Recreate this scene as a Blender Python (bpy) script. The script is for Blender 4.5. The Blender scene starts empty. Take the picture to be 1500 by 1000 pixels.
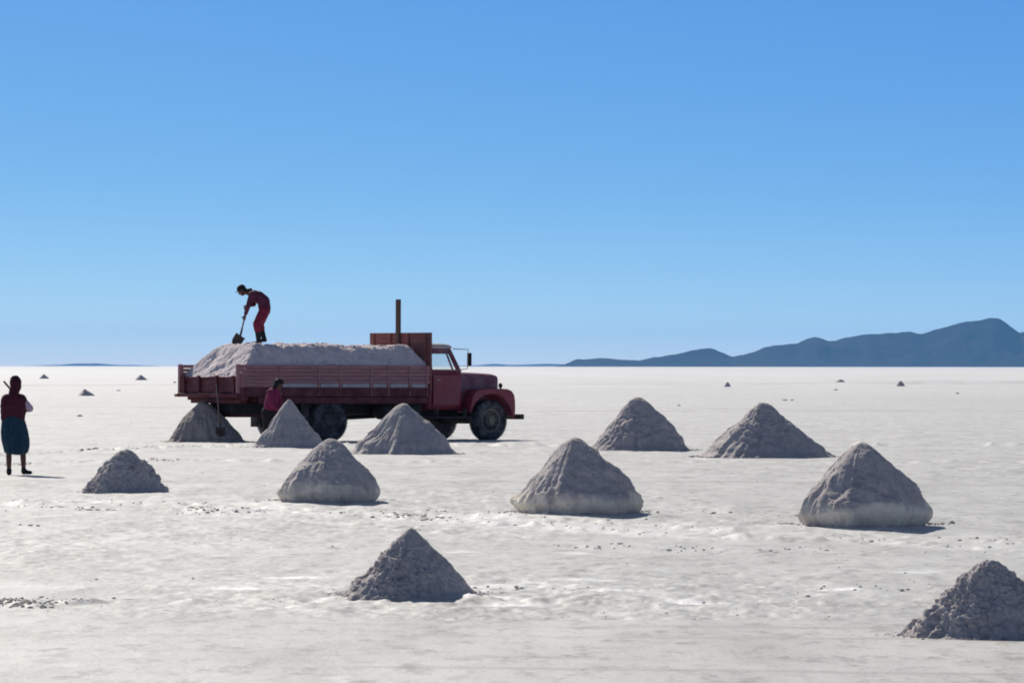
import bpy, bmesh, math, random
import numpy as np
from mathutils import Vector, Matrix
R_ = math.radians
random.seed(7)
S = bpy.context.scene
C = S.collection

# ------------------------------------------------------------------ camera numbers
F, HC, HZ = 8000.0, 1.7, 536.0          # focal length in photo pixels, eye height, horizon row
def gy(py): return F * HC / (py - HZ)   # distance of a ground row
def gx(px, Y): return (px - 750) * Y / F
def gz(py, Y): return HC - (py - HZ) * Y / F

# ------------------------------------------------------------------ noise
def _h(ix, iy, iz, seed):
    ix = ix.astype(np.int64); iy = iy.astype(np.int64); iz = iz.astype(np.int64)
    n = (ix * 374761393 + iy * 668265263 + iz * 2147483647 + seed * 974711) & 0xffffffff
    n = ((n ^ (n >> 13)) * 1274126177) & 0xffffffff
    n = ((n ^ (n >> 16)) * 2246822519) & 0xffffffff
    n = n ^ (n >> 15)
    return (n & 0xffffff) / float(0xffffff)
def vn(x, y, z=None, seed=0):
    x = np.asarray(x, float); y = np.asarray(y, float)
    z = np.zeros_like(x) if z is None else np.asarray(z, float)
    x0, y0, z0 = np.floor(x), np.floor(y), np.floor(z)
    fx, fy, fz = x - x0, y - y0, z - z0
    fx = fx*fx*fx*(fx*(fx*6-15)+10); fy = fy*fy*fy*(fy*(fy*6-15)+10); fz = fz*fz*fz*(fz*(fz*6-15)+10)
    r = 0
    for a in (0, 1):
        for b in (0, 1):
            for c in (0, 1):
                w = (fx if a else 1-fx) * (fy if b else 1-fy) * (fz if c else 1-fz)
                r = r + w * _h(x0+a, y0+b, z0+c, seed)
    return r * 2 - 1
def fbm(x, y, z=None, o=4, seed=0, g=.5):
    r = 0; a = 1.0
    z = np.zeros_like(np.asarray(x, float)) if z is None else z
    for i in range(o):
        r = r + a * vn(x * 2**i, y * 2**i, z * 2**i, seed + i*17); a *= g
    return r

# ------------------------------------------------------------------ tagging
def tag(o, label=None, cat=None, group=None, kind=None):
    if label: o['label'] = label
    if cat: o['category'] = cat
    if group: o['group'] = group
    if kind: o['kind'] = kind
    return o
def empty(name, loc=(0, 0, 0), rz=0, parent=None):
    o = bpy.data.objects.new(name, None); C.objects.link(o)
    o.location = loc; o.rotation_euler = (0, 0, rz); o.parent = parent
    o.empty_display_size = .2
    return o

# ------------------------------------------------------------------ materials
def mat(name, c1, c2=None, rough=.8, scale=6, detail=6, bump=0, bscale=40, spec=.3, metal=0,
        dust=None, dustamt=0, dscale=4, stretch=None, bdist=.01):
    m = bpy.data.materials.new(name); m.use_nodes = True
    nt = m.node_tree; N = nt.nodes; L = nt.links
    b = N['Principled BSDF']
    b.inputs['Roughness'].default_value = rough
    b.inputs['Specular IOR Level'].default_value = spec
    b.inputs['Metallic'].default_value = metal
    tc = N.new('ShaderNodeTexCoord')
    vec = tc.outputs['Object']
    if stretch:
        mp = N.new('ShaderNodeMapping'); mp.inputs['Scale'].default_value = stretch
        L.new(vec, mp.inputs['Vector']); vec = mp.outputs['Vector']
    col = None
    if c2:
        n = N.new('ShaderNodeTexNoise'); n.inputs['Scale'].default_value = scale; n.inputs['Detail'].default_value = detail
        n.inputs['Roughness'].default_value = .65
        L.new(vec, n.inputs['Vector'])
        r = N.new('ShaderNodeValToRGB')
        r.color_ramp.elements[0].position = .32; r.color_ramp.elements[0].color = (*c1, 1)
        r.color_ramp.elements[1].position = .68; r.color_ramp.elements[1].color = (*c2, 1)
        L.new(n.outputs['Fac'], r.inputs['Fac']); col = r.outputs['Color']
    if dust:
        n = N.new('ShaderNodeTexNoise'); n.inputs['Scale'].default_value = dscale; n.inputs['Detail'].default_value = 8
        n.inputs['Roughness'].default_value = .7
        L.new(tc.outputs['Object'], n.inputs['Vector'])
        r = N.new('ShaderNodeMapRange'); r.inputs['From Min'].default_value = .42; r.inputs['From Max'].default_value = .7
        r.inputs['To Max'].default_value = dustamt
        L.new(n.outputs['Fac'], r.inputs['Value'])
        mx = N.new('ShaderNodeMix'); mx.data_type = 'RGBA'
        if col: L.new(col, mx.inputs['A'])
        else: mx.inputs['A'].default_value = (*c1, 1)
        mx.inputs['B'].default_value = (*dust, 1)
        L.new(r.outputs['Result'], mx.inputs['Factor']); col = mx.outputs['Result']
    if col: L.new(col, b.inputs['Base Color'])
    else: b.inputs['Base Color'].default_value = (*c1, 1)
    if bump:
        n = N.new('ShaderNodeTexNoise'); n.inputs['Scale'].default_value = bscale; n.inputs['Detail'].default_value = 6
        n.inputs['Roughness'].default_value = .7
        L.new(vec, n.inputs['Vector'])
        bp = N.new('ShaderNodeBump'); bp.inputs['Strength'].default_value = bump; bp.inputs['Distance'].default_value = bdist
        L.new(n.outputs['Fac'], bp.inputs['Height']); L.new(bp.outputs['Normal'], b.inputs['Normal'])
    return m

M = {}
M['board'] = mat('weathered_board', (.30, .13, .15), (.50, .24, .25), .85, 3, 8, .5, 30, stretch=(1, 6, 9), dust=(.30, .24, .22), dustamt=.35, dscale=3)
M['board2'] = mat('brown_board', (.20, .072, .068), (.31, .125, .11), .85, 3, 8, .5, 30, stretch=(6, 1, 9))
M['redwood'] = mat('red_painted_timber', (.085, .014, .022), (.14, .024, .032), .7, 4, 8, .3, 30, dust=(.22, .15, .16), dustamt=.3)
M['red'] = mat('old_red_paint', (.20, .008, .026), (.27, .012, .036), .38, 2, 5, .05, 60, spec=.5, dust=(.27, .15, .17), dustamt=.30, dscale=2.2)
M['red_dark'] = mat('faded_red_paint', (.14, .016, .034), (.20, .024, .045), .4, 2, 5, .05, 60, spec=.5, dust=(.34, .28, .30), dustamt=.5, dscale=3)
M['dark'] = mat('greasy_black_metal', (.012, .011, .013), (.035, .03, .03), .6, 5, 5, .2, 40)
M['grime'] = mat('dusty_dark_metal', (.035, .03, .032), (.09, .075, .07), .8, 5, 5, .2, 40)
M['tyre'] = mat('dusty_rubber', (.018, .018, .022), (.045, .044, .05), .85, 8, 5, .2, 60, dust=(.26, .25, .26), dustamt=.55, dscale=4)
M['rim'] = mat('dull_rim_paint', (.17, .15, .10), (.27, .24, .165), .6, 6, 5, .1, 60)
M['metal'] = mat('bare_metal', (.45, .44, .43), None, .35, metal=1)
M['pale'] = mat('pale_dusty_rail', (.34, .31, .36), (.5, .46, .5), .85, 9, 6, .3, 60)
M['roofp'] = mat('sunlit_tone_roof', (.55, .49, .44), (.68, .62, .56), .6, 4, 5)  # sunlight on the roof top is put into this pale colour
M['seat'] = mat('seat_vinyl', (.03, .025, .025), None, .6)
M['interior'] = mat('cab_interior', (.06, .03, .035), None, .7)
M['wood'] = mat('raw_wood_post', (.10, .062, .05), (.16, .10, .08), .85, 5, 6, .4, 50, stretch=(4, 4, .5))
M['handle'] = mat('tool_handle_wood', (.10, .075, .055), (.2, .15, .11), .7, 9, 5)
M['blade'] = mat('rusty_shovel_steel', (.05, .034, .026), (.12, .09, .07), .6, 9, 5, .2, 60)
M['lamp'] = mat('amber_lens', (.25, .09, .02), None, .3, spec=.5)
M['skin'] = mat('tanned_skin', (.13, .058, .038), None, .6)
M['hair'] = mat('black_hair', (.012, .009, .010), None, .6)
M['maroon'] = mat('maroon_wool', (.060, .010, .022), (.095, .018, .034), .95, 20, 4, .5, 120)
M['lilac'] = mat('pale_pink_sleeve', (.50, .36, .46), (.58, .43, .52), .9, 12, 4, .2, 80)
M['teal'] = mat('blue_green_skirt', (.012, .036, .062), (.022, .066, .105), .9, 7, 4, .4, 30, stretch=(6, 6, .6))
M['jacket'] = mat('plum_jacket', (.085, .020, .042), (.15, .035, .068), .9, 12, 4, .3, 80)
M['crimson'] = mat('crimson_trousers', (.17, .016, .040), (.25, .026, .060), .9, 12, 4, .3, 80)
M['magenta'] = mat('magenta_jumper', (.17, .016, .062), (.24, .026, .085), .9, 12, 4, .3, 80)
M['boot'] = mat('dark_boot_rubber', (.014, .012, .015), None, .6)
M['hat'] = mat('dark_felt_hat', (.022, .014, .018), None, .9)
M['scarf'] = mat('maroon_headscarf', (.075, .012, .028), (.05, .010, .02), .95, 14, 4, .3, 90)
g = bpy.data.materials.new('cab_glass'); g.use_nodes = True
nt = g.node_tree; nt.nodes.remove(nt.nodes['Principled BSDF'])
t_ = nt.nodes.new('ShaderNodeBsdfTransparent'); t_.inputs['Color'].default_value = (.95, .98, .98, 1)
gl = nt.nodes.new('ShaderNodeBsdfGlossy'); gl.inputs['Roughness'].default_value = .04
lw = nt.nodes.new('ShaderNodeLayerWeight'); pw_ = nt.nodes.new('ShaderNodeMath'); pw_.operation = 'POWER'; pw_.inputs[1].default_value = 5; nt.links.new(lw.outputs['Facing'], pw_.inputs[0])
fr = nt.nodes.new('ShaderNodeMath'); fr.operation = 'MULTIPLY_ADD'; fr.inputs[1].default_value = .6; fr.inputs[2].default_value = .03; nt.links.new(pw_.outputs[0], fr.inputs[0])
mx = nt.nodes.new('ShaderNodeMixShader')
nt.links.new(fr.outputs[0], mx.inputs[0]); nt.links.new(t_.outputs[0], mx.inputs[1]); nt.links.new(gl.outputs[0], mx.inputs[2])
nt.links.new(mx.outputs[0], nt.nodes['Material Output'].inputs['Surface'])
M['glass'] = g

# ------------------------------------------------------------------ mesh builder
class MB:
    def __init__(s): s.bm = bmesh.new()
    def box(s, x0, x1, y0, y1, z0, z1, rot=None, piv=None):
        v = [s.bm.verts.new(p) for p in ((x0,y0,z0),(x1,y0,z0),(x1,y1,z0),(x0,y1,z0),(x0,y0,z1),(x1,y0,z1),(x1,y1,z1),(x0,y1,z1))]
        for f in ((3,2,1,0),(4,5,6,7),(0,1,5,4),(1,2,6,5),(2,3,7,6),(3,0,4,7)): s.bm.faces.new([v[i] for i in f])
        if rot:
            p = Vector(piv or ((x0+x1)/2,(y0+y1)/2,(z0+z1)/2))
            for q in v: q.co = rot @ (q.co - p) + p
        return v
    def loft(s, rings, cap=True, closed=True):
        vs = [[s.bm.verts.new(p) for p in r] for r in rings]
        n = len(rings[0])
        for a, b in zip(vs[:-1], vs[1:]):
            for i in range(n if closed else n-1):
                j = (i+1) % n
                s.bm.faces.new((a[i], a[j], b[j], b[i]))
        if cap:
            s.bm.faces.new(list(reversed(vs[0]))); s.bm.faces.new(vs[-1])
        return vs
    def tube(s, pts, r, n=8):
        pts = [Vector(p) for p in pts]
        rs = r if isinstance(r, (list, tuple)) else [r]*len(pts)
        rings = []
        for i, p in enumerate(pts):
            d = (pts[min(i+1, len(pts)-1)] - pts[max(i-1, 0)]).normalized()
            u = d.orthogonal().normalized() if i == 0 else (u - d*u.dot(d)).normalized()
            w = d.cross(u)
            rings.append([p + rs[i]*(math.cos(a)*u + math.sin(a)*w) for a in [2*math.pi*k/n for k in range(n)]])
        s.loft(rings)
    def lathe_y(s, prof, cx, cz, y0, n=32, sgn=1):      # profile of (radius, y offset)
        rings = [[(cx + r*math.cos(a), y0 + sgn*y, cz + r*math.sin(a)) for a in [2*math.pi*k/n for k in range(n)]] for r, y in prof]
        s.loft(rings)
    def ball(s, c, r, su=14, sv=10, rot=None):
        rx, ry, rz = r if isinstance(r, (tuple, list)) else (r, r, r)
        mtx = Matrix.Translation(c) @ (rot.to_4x4() if rot else Matrix()) @ Matrix.Diagonal((rx, ry, rz, 1))
        bmesh.ops.create_uvsphere(s.bm, u_segments=su, v_segments=sv, radius=1, matrix=mtx)
    def limb(s, pts, rs):                                # balls at the joints, cones between
        pts = [Vector(p) for p in pts]
        for p, r in zip(pts, rs): s.ball(p, r)
        for (a, b, ra, rb) in zip(pts[:-1], pts[1:], rs[:-1], rs[1:]):
            s.tube([a, b], [ra, rb], 14)
    def prism(s, poly, y0, y1):                          # poly in (x, z), convex
        s.loft([[(x, y0, z) for x, z in poly], [(x, y1, z) for x, z in poly]])
    def build(s, name, m, parent=None, bevel=0, smooth=True, remesh=0, sm=6, seg=2, sub=0):
        bmesh.ops.recalc_face_normals(s.bm, faces=s.bm.faces)
        me = bpy.data.meshes.new(name); s.bm.to_mesh(me); s.bm.free()
        o = bpy.data.objects.new(name, me); C.objects.link(o); o.parent = parent
        me.materials.append(m)
        if remesh:
            r = o.modifiers.new('remesh', 'REMESH'); r.mode = 'VOXEL'; r.voxel_size = remesh; r.use_smooth_shade = True
            k = o.modifiers.new('smooth', 'SMOOTH'); k.iterations = sm; k.factor = .5
        if bevel:
            b = o.modifiers.new('bevel', 'BEVEL'); b.width = bevel; b.segments = seg; b.limit_method = 'ANGLE'; b.angle_limit = R_(35)
        if sub:
            b = o.modifiers.new('subsurf', 'SUBSURF'); b.levels = sub; b.render_levels = sub
        if smooth:
            for p in me.polygons: p.use_smooth = True
            try: me.set_sharp_from_angle(angle=R_(40))
            except Exception: pass
        return o

def np_mesh(name, V, Fq, m, smooth=True, attr=None):
    me = bpy.data.meshes.new(name)
    V = np.asarray(V, np.float32); Fq = np.asarray(Fq, np.int32)
    k = Fq.shape[1]
    me.vertices.add(len(V)); me.vertices.foreach_set('co', V.ravel())
    me.loops.add(Fq.size); me.loops.foreach_set('vertex_index', Fq.ravel())
    me.polygons.add(len(Fq)); me.polygons.foreach_set('loop_start', np.arange(0, Fq.size, k, dtype=np.int32))
    me.polygons.foreach_set('loop_total', np.full(len(Fq), k, np.int32))
    me.update(calc_edges=True); me.validate()
    if smooth: me.polygons.foreach_set('use_smooth', np.ones(len(me.polygons), bool))
    if attr:
        for an, av in attr.items():
            a = me.attributes.new(an, 'FLOAT', 'POINT'); a.data.foreach_set('value', np.asarray(av, np.float32))
    me.materials.append(m)
    o = bpy.data.objects.new(name, me); C.objects.link(o)
    return o
def gridfaces(nr, nc, wrap=False):
    i = np.arange(nr-1)[:, None]; j = np.arange(nc if wrap else nc-1)[None, :]
    a = i*nc + j; b = i*nc + (j+1) % nc
    return np.stack([a, b, b+nc, a+nc], -1).reshape(-1, 4)

# ------------------------------------------------------------------ light, sky
SUN_EL, SUN_AZ = 34.5, -24.0      # azimuth measured from +Y towards +X
az, el = R_(SUN_AZ), R_(SUN_EL)
sd = Vector((math.sin(az)*math.cos(el), math.cos(az)*math.cos(el), math.sin(el)))
sun = bpy.data.lights.new('sun', 'SUN'); sun.energy = 5.0; sun.angle = R_(.53); sun.color = (1, .94, .84)
so = bpy.data.objects.new('sun', sun); C.objects.link(so); so.rotation_euler = sd.to_track_quat('Z', 'Y').to_euler(); so.location = (0, 0, 50)
W = bpy.data.worlds.new('World'); S.world = W; W.use_nodes = True
nt = W.node_tree; N = nt.nodes; L = nt.links
bg = N['Background']; bg.inputs['Strength'].default_value = .125
sky = N.new('ShaderNodeTexSky'); sky.sky_type = 'NISHITA'; sky.sun_disc = False
sky.sun_elevation = el; sky.sun_rotation = az
sky.altitude = 3700; sky.air_density = 1.0; sky.dust_density = .3; sky.ozone_density = 2.0
tc = N.new('ShaderNodeTexCoord'); sx = N.new('ShaderNodeSeparateXYZ'); cx = N.new('ShaderNodeCombineXYZ')
L.new(tc.outputs['Generated'], sx.inputs[0])
# the thin high-altitude air: zenith blue reaches far down towards the horizon
SKYG = (.615, .675, .85)
SKYK, SKYO = 5.0, .0
ab = N.new('ShaderNodeMath'); ab.operation = 'MULTIPLY_ADD'; ab.inputs[1].default_value = SKYK; ab.inputs[2].default_value = SKYO
L.new(sx.outputs['Z'], ab.inputs[0])
mxx = N.new('ShaderNodeMath'); mxx.operation = 'MULTIPLY'; mxx.inputs[1].default_value = 3.6; L.new(sx.outputs['X'], mxx.inputs[0]); L.new(mxx.outputs[0], cx.inputs['X']); L.new(sx.outputs['Y'], cx.inputs['Y']); L.new(ab.outputs[0], cx.inputs['Z'])
nm = N.new('ShaderNodeVectorMath'); nm.operation = 'NORMALIZE'
L.new(cx.outputs[0], nm.inputs[0]); L.new(nm.outputs[0], sky.inputs['Vector'])
hs = N.new('ShaderNodeHueSaturation'); hs.inputs['Saturation'].default_value = 1.12; hs.inputs['Value'].default_value = 1
L.new(sky.outputs[0], hs.inputs['Color'])
# power curve and gain per channel set the colour of the low sky
spc = N.new('ShaderNodeSeparateColor'); cmb = N.new('ShaderNodeCombineColor'); L.new(hs.outputs[0], spc.inputs[0])
for ch, pw2, gain in (('Red', .9, SKYG[0]), ('Green', .6, SKYG[1]), ('Blue', .22, SKYG[2])):
    a_ = N.new('ShaderNodeMath'); a_.operation = 'MULTIPLY'; a_.inputs[1].default_value = .125
    p_ = N.new('ShaderNodeMath'); p_.operation = 'POWER'; p_.inputs[1].default_value = pw2
    g_ = N.new('ShaderNodeMath'); g_.operation = 'MULTIPLY'; g_.inputs[1].default_value = gain/.125
    L.new(spc.outputs[ch], a_.inputs[0]); L.new(a_.outputs[0], p_.inputs[0]); L.new(p_.outputs[0], g_.inputs[0]); L.new(g_.outputs[0], cmb.inputs[ch])
# above the view the sky is dimmed and greyed to tune the shade fill
hs2 = N.new('ShaderNodeHueSaturation'); hs2.inputs['Saturation'].default_value = .78; hs2.inputs['Value'].default_value = .80; L.new(sky.outputs[0], hs2.inputs['Color'])
up = N.new('ShaderNodeMapRange'); up.inputs['From Min'].default_value = .08; up.inputs['From Max'].default_value = .30; L.new(sx.outputs['Z'], up.inputs['Value'])
mxs = N.new('ShaderNodeMix'); mxs.data_type = 'RGBA'; L.new(up.outputs[0], mxs.inputs['Factor']); L.new(cmb.outputs[0], mxs.inputs['A']); L.new(hs2.outputs[0], mxs.inputs['B'])
L.new(mxs.outputs['Result'], bg.inputs['Color'])

# ------------------------------------------------------------------ ground
def polyY(pts):
    X = np.array([gx(px, gy(py)) for px, py in pts]); Y = np.array([gy(py) for px, py in pts])
    return X, Y
ridges = [  # photo rows followed by windrows of scraped salt: points, height, half width (m)
    (polyY([(-300,738),(0,742),(150,746),(300,750),(420,748),(600,757),(760,768),(900,778),(1060,788),(1250,790),(1420,803),(1700,812)]), .030, .55),
    (polyY([(-300,735),(0,738),(260,738),(380,742),(560,748),(760,760),(950,768),(1160,782),(1400,790),(1700,800)]), .022, .8),
    (polyY([(-300,672),(0,668),(60,665),(130,661),(190,658),(300,654),(500,652)]), .045, .8),
    (polyY([(-200,682),(60,680),(120,677),(180,676),(260,674),(420,676)]), .030, .9),
    (polyY([(-300,872),(-60,880),(0,884),(50,890),(110,886),(170,880)]), .020, .25),
    (polyY([(800,800),(1000,806),(1200,806),(1500,810)]), .012, .6),
    (polyY([(560,862),(800,866),(1000,870),(1250,862),(1600,858)]), .003, .35),
]
ZB = .055                                                       # low plinths added under the undercut heaps so their shadows show longer
mounds = []
for xl, xr, yb in ((408, 562, 735), (757, 943, 752), (1163, 1360, 770)):
    Yf = F*(HC-ZB)/(yb-HZ); R = (xr-xl)/2*Yf/F; mounds.append((gx((xl+xr)/2, Yf+R*.82), Yf+R*.82, R))
def ground_h(X, Y):
    fade = np.clip((400 - Y)/300, 0, 1)
    h = .009*fbm(X*.5, Y*.22, o=3, seed=3)
    rough = np.clip(.5 + .9*vn(X*.16, Y*.10, seed=5), 0.05, 1)
    rough = np.where(Y < gy(905), rough*.22, rough)
    h = h + .010*rough*fbm(X*1.9, Y*1.2, o=5, seed=11, g=.62)
    h = h + .008*rough*np.clip((120-Y)/60, 0, 1)*fbm(X*5.5, Y*2.6, o=4, seed=19, g=.68)
    cl = vn(X*3.1, Y*2.0, seed=23) * .5 + vn(X*7, Y*5, seed=29) * .35
    h = h + .026*rough*np.clip(cl-.34, 0, 1)
    for (rx, ry), hh, w in ridges:
        yc = np.interp(X, rx, ry) + .35*vn(X*.9, X*0+7, seed=31)
        e = np.exp(-((Y-yc)/w)**2)
        m = np.clip(.35 + .8*fbm(X*1.1, Y*.8, o=3, seed=41), 0, 1.5)
        h = h + hh*e*(m + .8*fbm(X*4, Y*3, o=3, seed=43))
        yc2 = yc - .5*w + .25*vn(X*2.3, X*0+w*9, seed=33)
        h = h + .9*hh*np.exp(-((Y-yc2)/np.maximum(.13, .0022*Y))**2)*np.clip(.1 + 1.1*fbm(X*1.7, X*0+w*5, o=4, seed=47), 0, 1)*(1+.9*fbm(X*7, Y*5, o=3, seed=53))
    for mx_, my_, mr_ in mounds:
        d_ = np.hypot(X-mx_, (Y-my_))/mr_
        w_ = np.exp(-(d_/1.75)**4); h = h*(1-.7*w_) + ZB*w_
    return h * fade
rows_px = np.concatenate([np.linspace(1012, 700, 420), np.linspace(699.2, 560, 190), np.array([556, 552, 549, 547, 545, 543, 541.5, 540, 539, 538.2, 537.5, 537, 536.7, 536.5, 536.35, 536.25])])
Yr = np.concatenate([np.array([-6000, -600, -60, 0, 12, 22]), F*HC/(rows_px - HZ)])
u = np.linspace(-1.5, 1.5, 520)
HW = 750/F
def row_x(Y): 
    d = u*HW*max(Y, 22)
    e = abs(d[-1])
    o = np.array([e*1.15+4, e*1.6+20, e*2.5+200, e*4+1500, 60000])
    return np.concatenate([-o[::-1], d, o])
XX = np.array([row_x(y) for y in Yr]); YY = np.repeat(Yr[:, None], XX.shape[1], 1)
ZZ = ground_h(XX, YY)
nco = 5
ZZ[:, :nco-1] = 0; ZZ[:, -(nco-1):] = 0; ZZ[:6] = 0
gm = bpy.data.materials.new('salt_crust'); gm.use_nodes = True
nt = gm.node_tree; N = nt.nodes; L = nt.links; b = N['Principled BSDF']
b.inputs['Roughness'].default_value = .6; b.inputs['Specular IOR Level'].default_value = .45
tc = N.new('ShaderNodeTexCoord')
def noise(vec, scale, detail=5, rough=.6, st=None):
    if st:
        mp = N.new('ShaderNodeMapping'); mp.inputs['Scale'].default_value = st; L.new(vec, mp.inputs['Vector']); vec = mp.outputs[0]
    n = N.new('ShaderNodeTexNoise'); n.inputs['Scale'].default_value = scale; n.inputs['Detail'].default_value = detail; n.inputs['Roughness'].default_value = rough
    L.new(vec, n.inputs['Vector']); return n.outputs['Fac']
def ramp(fac, els):
    r = N.new('ShaderNodeValToRGB'); e = r.color_ramp.elements
    e[0].position, e[0].color = els[0][0], (*els[0][1], 1); e[1].position, e[1].color = els[-1][0], (*els[-1][1], 1)
    for p, c in els[1:-1]:
        k = e.new(p); k.color = (*c, 1)
    L.new(fac, r.inputs['Fac']); return r.outputs['Color']
def mixc(a, bb, fac, mode='MIX'):
    m = N.new('ShaderNodeMix'); m.data_type = 'RGBA'; m.blend_type = mode
    for v, s_ in ((a, 'A'), (bb, 'B')):
        if isinstance(v, tuple): m.inputs[s_].default_value = (*v, 1)
        else: L.new(v, m.inputs[s_])
    if isinstance(fac, float): m.inputs['Factor'].default_value = fac
    else: L.new(fac, m.inputs['Factor'])
    return m.outputs['Result']
def maprange(v, a, b_, c=0., d=1.):
    m = N.new('ShaderNodeMapRange'); m.inputs['From Min'].default_value = a; m.inputs['From Max'].default_value = b_
    m.inputs['To Min'].default_value = c; m.inputs['To Max'].default_value = d; L.new(v, m.inputs['Value']); return m.outputs[0]
ob = tc.outputs['Object']
c0 = ramp(noise(ob, 1.4, 7, .66, (.8, .16, 1)), [(.3, (.39, .385, .377)), (.5, (.515, .51, .50)), (.72, (.60, .596, .586))])
c1 = ramp(noise(ob, 6, 6, .72, (1, .30, 1)), [(.34, (.62, .61, .61)), (.50, (1, 1, 1)), (1, (1, 1, 1))])
c2 = mixc(c0, c1, .75, 'MULTIPLY')
wp = maprange(noise(ob, .9, 4, .6, (.8, .35, 1)), .64, .72, 0., .75)     # fresh white crust patches
c3 = mixc(c2, (.86, .86, .86), wp)
dp = maprange(noise(ob, 1.3, 5, .7, (.5, .35, 1)), .62, .76, 0., .45)      # faint brownish dirt
c4 = mixc(c3, (.42, .37, .33), dp)
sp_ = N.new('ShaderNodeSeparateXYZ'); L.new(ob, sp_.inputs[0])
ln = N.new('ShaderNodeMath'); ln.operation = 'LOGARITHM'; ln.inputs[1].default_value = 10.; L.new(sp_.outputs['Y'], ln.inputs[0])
far_ = maprange(ln.outputs[0], 1.9, 3.1, 0., .85)                         # crust colour gets whiter with distance
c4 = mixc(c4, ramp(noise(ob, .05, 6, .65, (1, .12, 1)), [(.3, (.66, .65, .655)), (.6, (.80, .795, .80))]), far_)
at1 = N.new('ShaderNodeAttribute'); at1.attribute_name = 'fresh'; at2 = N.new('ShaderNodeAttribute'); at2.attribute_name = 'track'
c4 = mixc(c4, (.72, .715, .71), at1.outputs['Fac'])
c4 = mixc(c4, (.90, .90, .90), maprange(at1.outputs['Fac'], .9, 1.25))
c4 = mixc(c4, (.36, .345, .335), maprange(at2.outputs['Fac'], 0., 1., 0., .8))
c4 = mixc(c4, ramp(noise(ob, 3.2, 6, .72, (1, .30, 1)), [(.37, (.60, .59, .585)), (.46, (1, 1, 1)), (1, (1, 1, 1))]), .85, 'MULTIPLY')
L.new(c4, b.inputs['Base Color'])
bp = N.new('ShaderNodeBump'); bp.inputs['Strength'].default_value = .45; bp.inputs['Distance'].default_value = .02
L.new(noise(ob, 16, 6, .7), bp.inputs['Height']); L.new(bp.outputs[0], b.inputs['Normal'])
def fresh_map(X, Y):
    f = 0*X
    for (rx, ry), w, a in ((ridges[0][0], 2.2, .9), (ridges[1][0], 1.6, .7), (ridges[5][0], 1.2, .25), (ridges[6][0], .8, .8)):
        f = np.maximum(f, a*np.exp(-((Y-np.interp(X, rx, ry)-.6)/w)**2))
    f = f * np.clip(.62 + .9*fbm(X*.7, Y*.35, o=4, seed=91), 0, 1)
    for px, py, hw, hh in ((745,886,85,4.5), (335,862,60,3), (700,878,50,3), (900,866,55,3), (860,850,60,2), (1010,882,40,2), (430,845,45,2), (1230,862,50,2)):   # patches of whiter colour at set spots
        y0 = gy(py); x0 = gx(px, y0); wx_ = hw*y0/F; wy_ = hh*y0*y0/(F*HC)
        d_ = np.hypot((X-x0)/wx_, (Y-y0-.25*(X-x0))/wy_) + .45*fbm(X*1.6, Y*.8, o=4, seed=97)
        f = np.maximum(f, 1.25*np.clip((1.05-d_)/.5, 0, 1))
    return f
def track_map(X, Y):                                                  # old wheel ruts crossing the flat
    t = 0*X
    for pts, w in (([(600,597),(1000,597),(1250,600),(1600,602)], 2.6), ([(-200,612),(250,606),(900,601)], 2.2), ([(-200,690),(300,684),(700,683),(1600,690)], .5), ([(600,705),(1000,704),(1600,712)], .6),
                   ([(-200,918),(600,912),(1700,921)], .16), ([(-200,934),(600,929),(1700,938)], .14), ([(-200,966),(600,960),(1700,972)], .14), ([(-200,983),(600,977),(1700,988)], .12),
                   ([(-300,566),(400,563),(1700,560)], 14.), ([(-300,633),(300,627),(1700,636)], 1.1)):
        rx, ry = polyY(pts)
        t = np.maximum(t, np.exp(-((Y-np.interp(X, rx, ry)-.4*w*vn(X*.5, X*0+w, seed=93))/w)**2))
    return t * np.clip(.45 + .8*fbm(X*.35, Y*.5, o=4, seed=95), 0, 1)
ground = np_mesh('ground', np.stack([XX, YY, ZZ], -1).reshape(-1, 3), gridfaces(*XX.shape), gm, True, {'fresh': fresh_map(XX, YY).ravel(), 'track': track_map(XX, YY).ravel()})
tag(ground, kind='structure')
def g_at(x, y): return float(ground_h(np.array([float(x)]), np.array([float(y)]))[0])

# ------------------------------------------------------------------ salt materials
def salt_mat(name, top, top2, band, grain=1.0):
    m = bpy.data.materials.new(name); m.use_nodes = True
    global nt, N, L
    nt = m.node_tree; N = nt.nodes; L = nt.links; b = N['Principled BSDF']
    b.inputs['Roughness'].default_value = .9; b.inputs['Specular IOR Level'].default_value = .2
    tc = N.new('ShaderNodeTexCoord'); ob = tc.outputs['Object']
    c = ramp(noise(ob, 5, 7, .65), [(.34, top), (.68, top2)])
    sp = ramp(noise(ob, 38, 3, .6), [(.32, (.62, .61, .60)), (.5, (1, 1, 1)), (1, (1, 1, 1))])
    c = mixc(c, sp, .8, 'MULTIPLY')
    at = N.new('ShaderNodeAttribute'); at.attribute_name = 'crust'
    c = mixc(c, band, at.outputs['Fac'])
    L.new(c, b.inputs['Base Color'])
    bp = N.new('ShaderNodeBump'); bp.inputs['Strength'].default_value = .6*grain; bp.inputs['Distance'].default_value = .03
    L.new(noise(ob, 22, 7, .75), bp.inputs['Height']); L.new(bp.outputs[0], b.inputs['Normal'])
    return m
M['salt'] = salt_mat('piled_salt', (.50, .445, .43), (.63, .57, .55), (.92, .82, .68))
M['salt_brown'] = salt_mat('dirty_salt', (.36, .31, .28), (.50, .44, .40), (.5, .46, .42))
M['salt_load'] = salt_mat('loaded_salt', (.66, .56, .57), (.84, .75, .745), (.6, .58, .56), 1.0)

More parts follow.
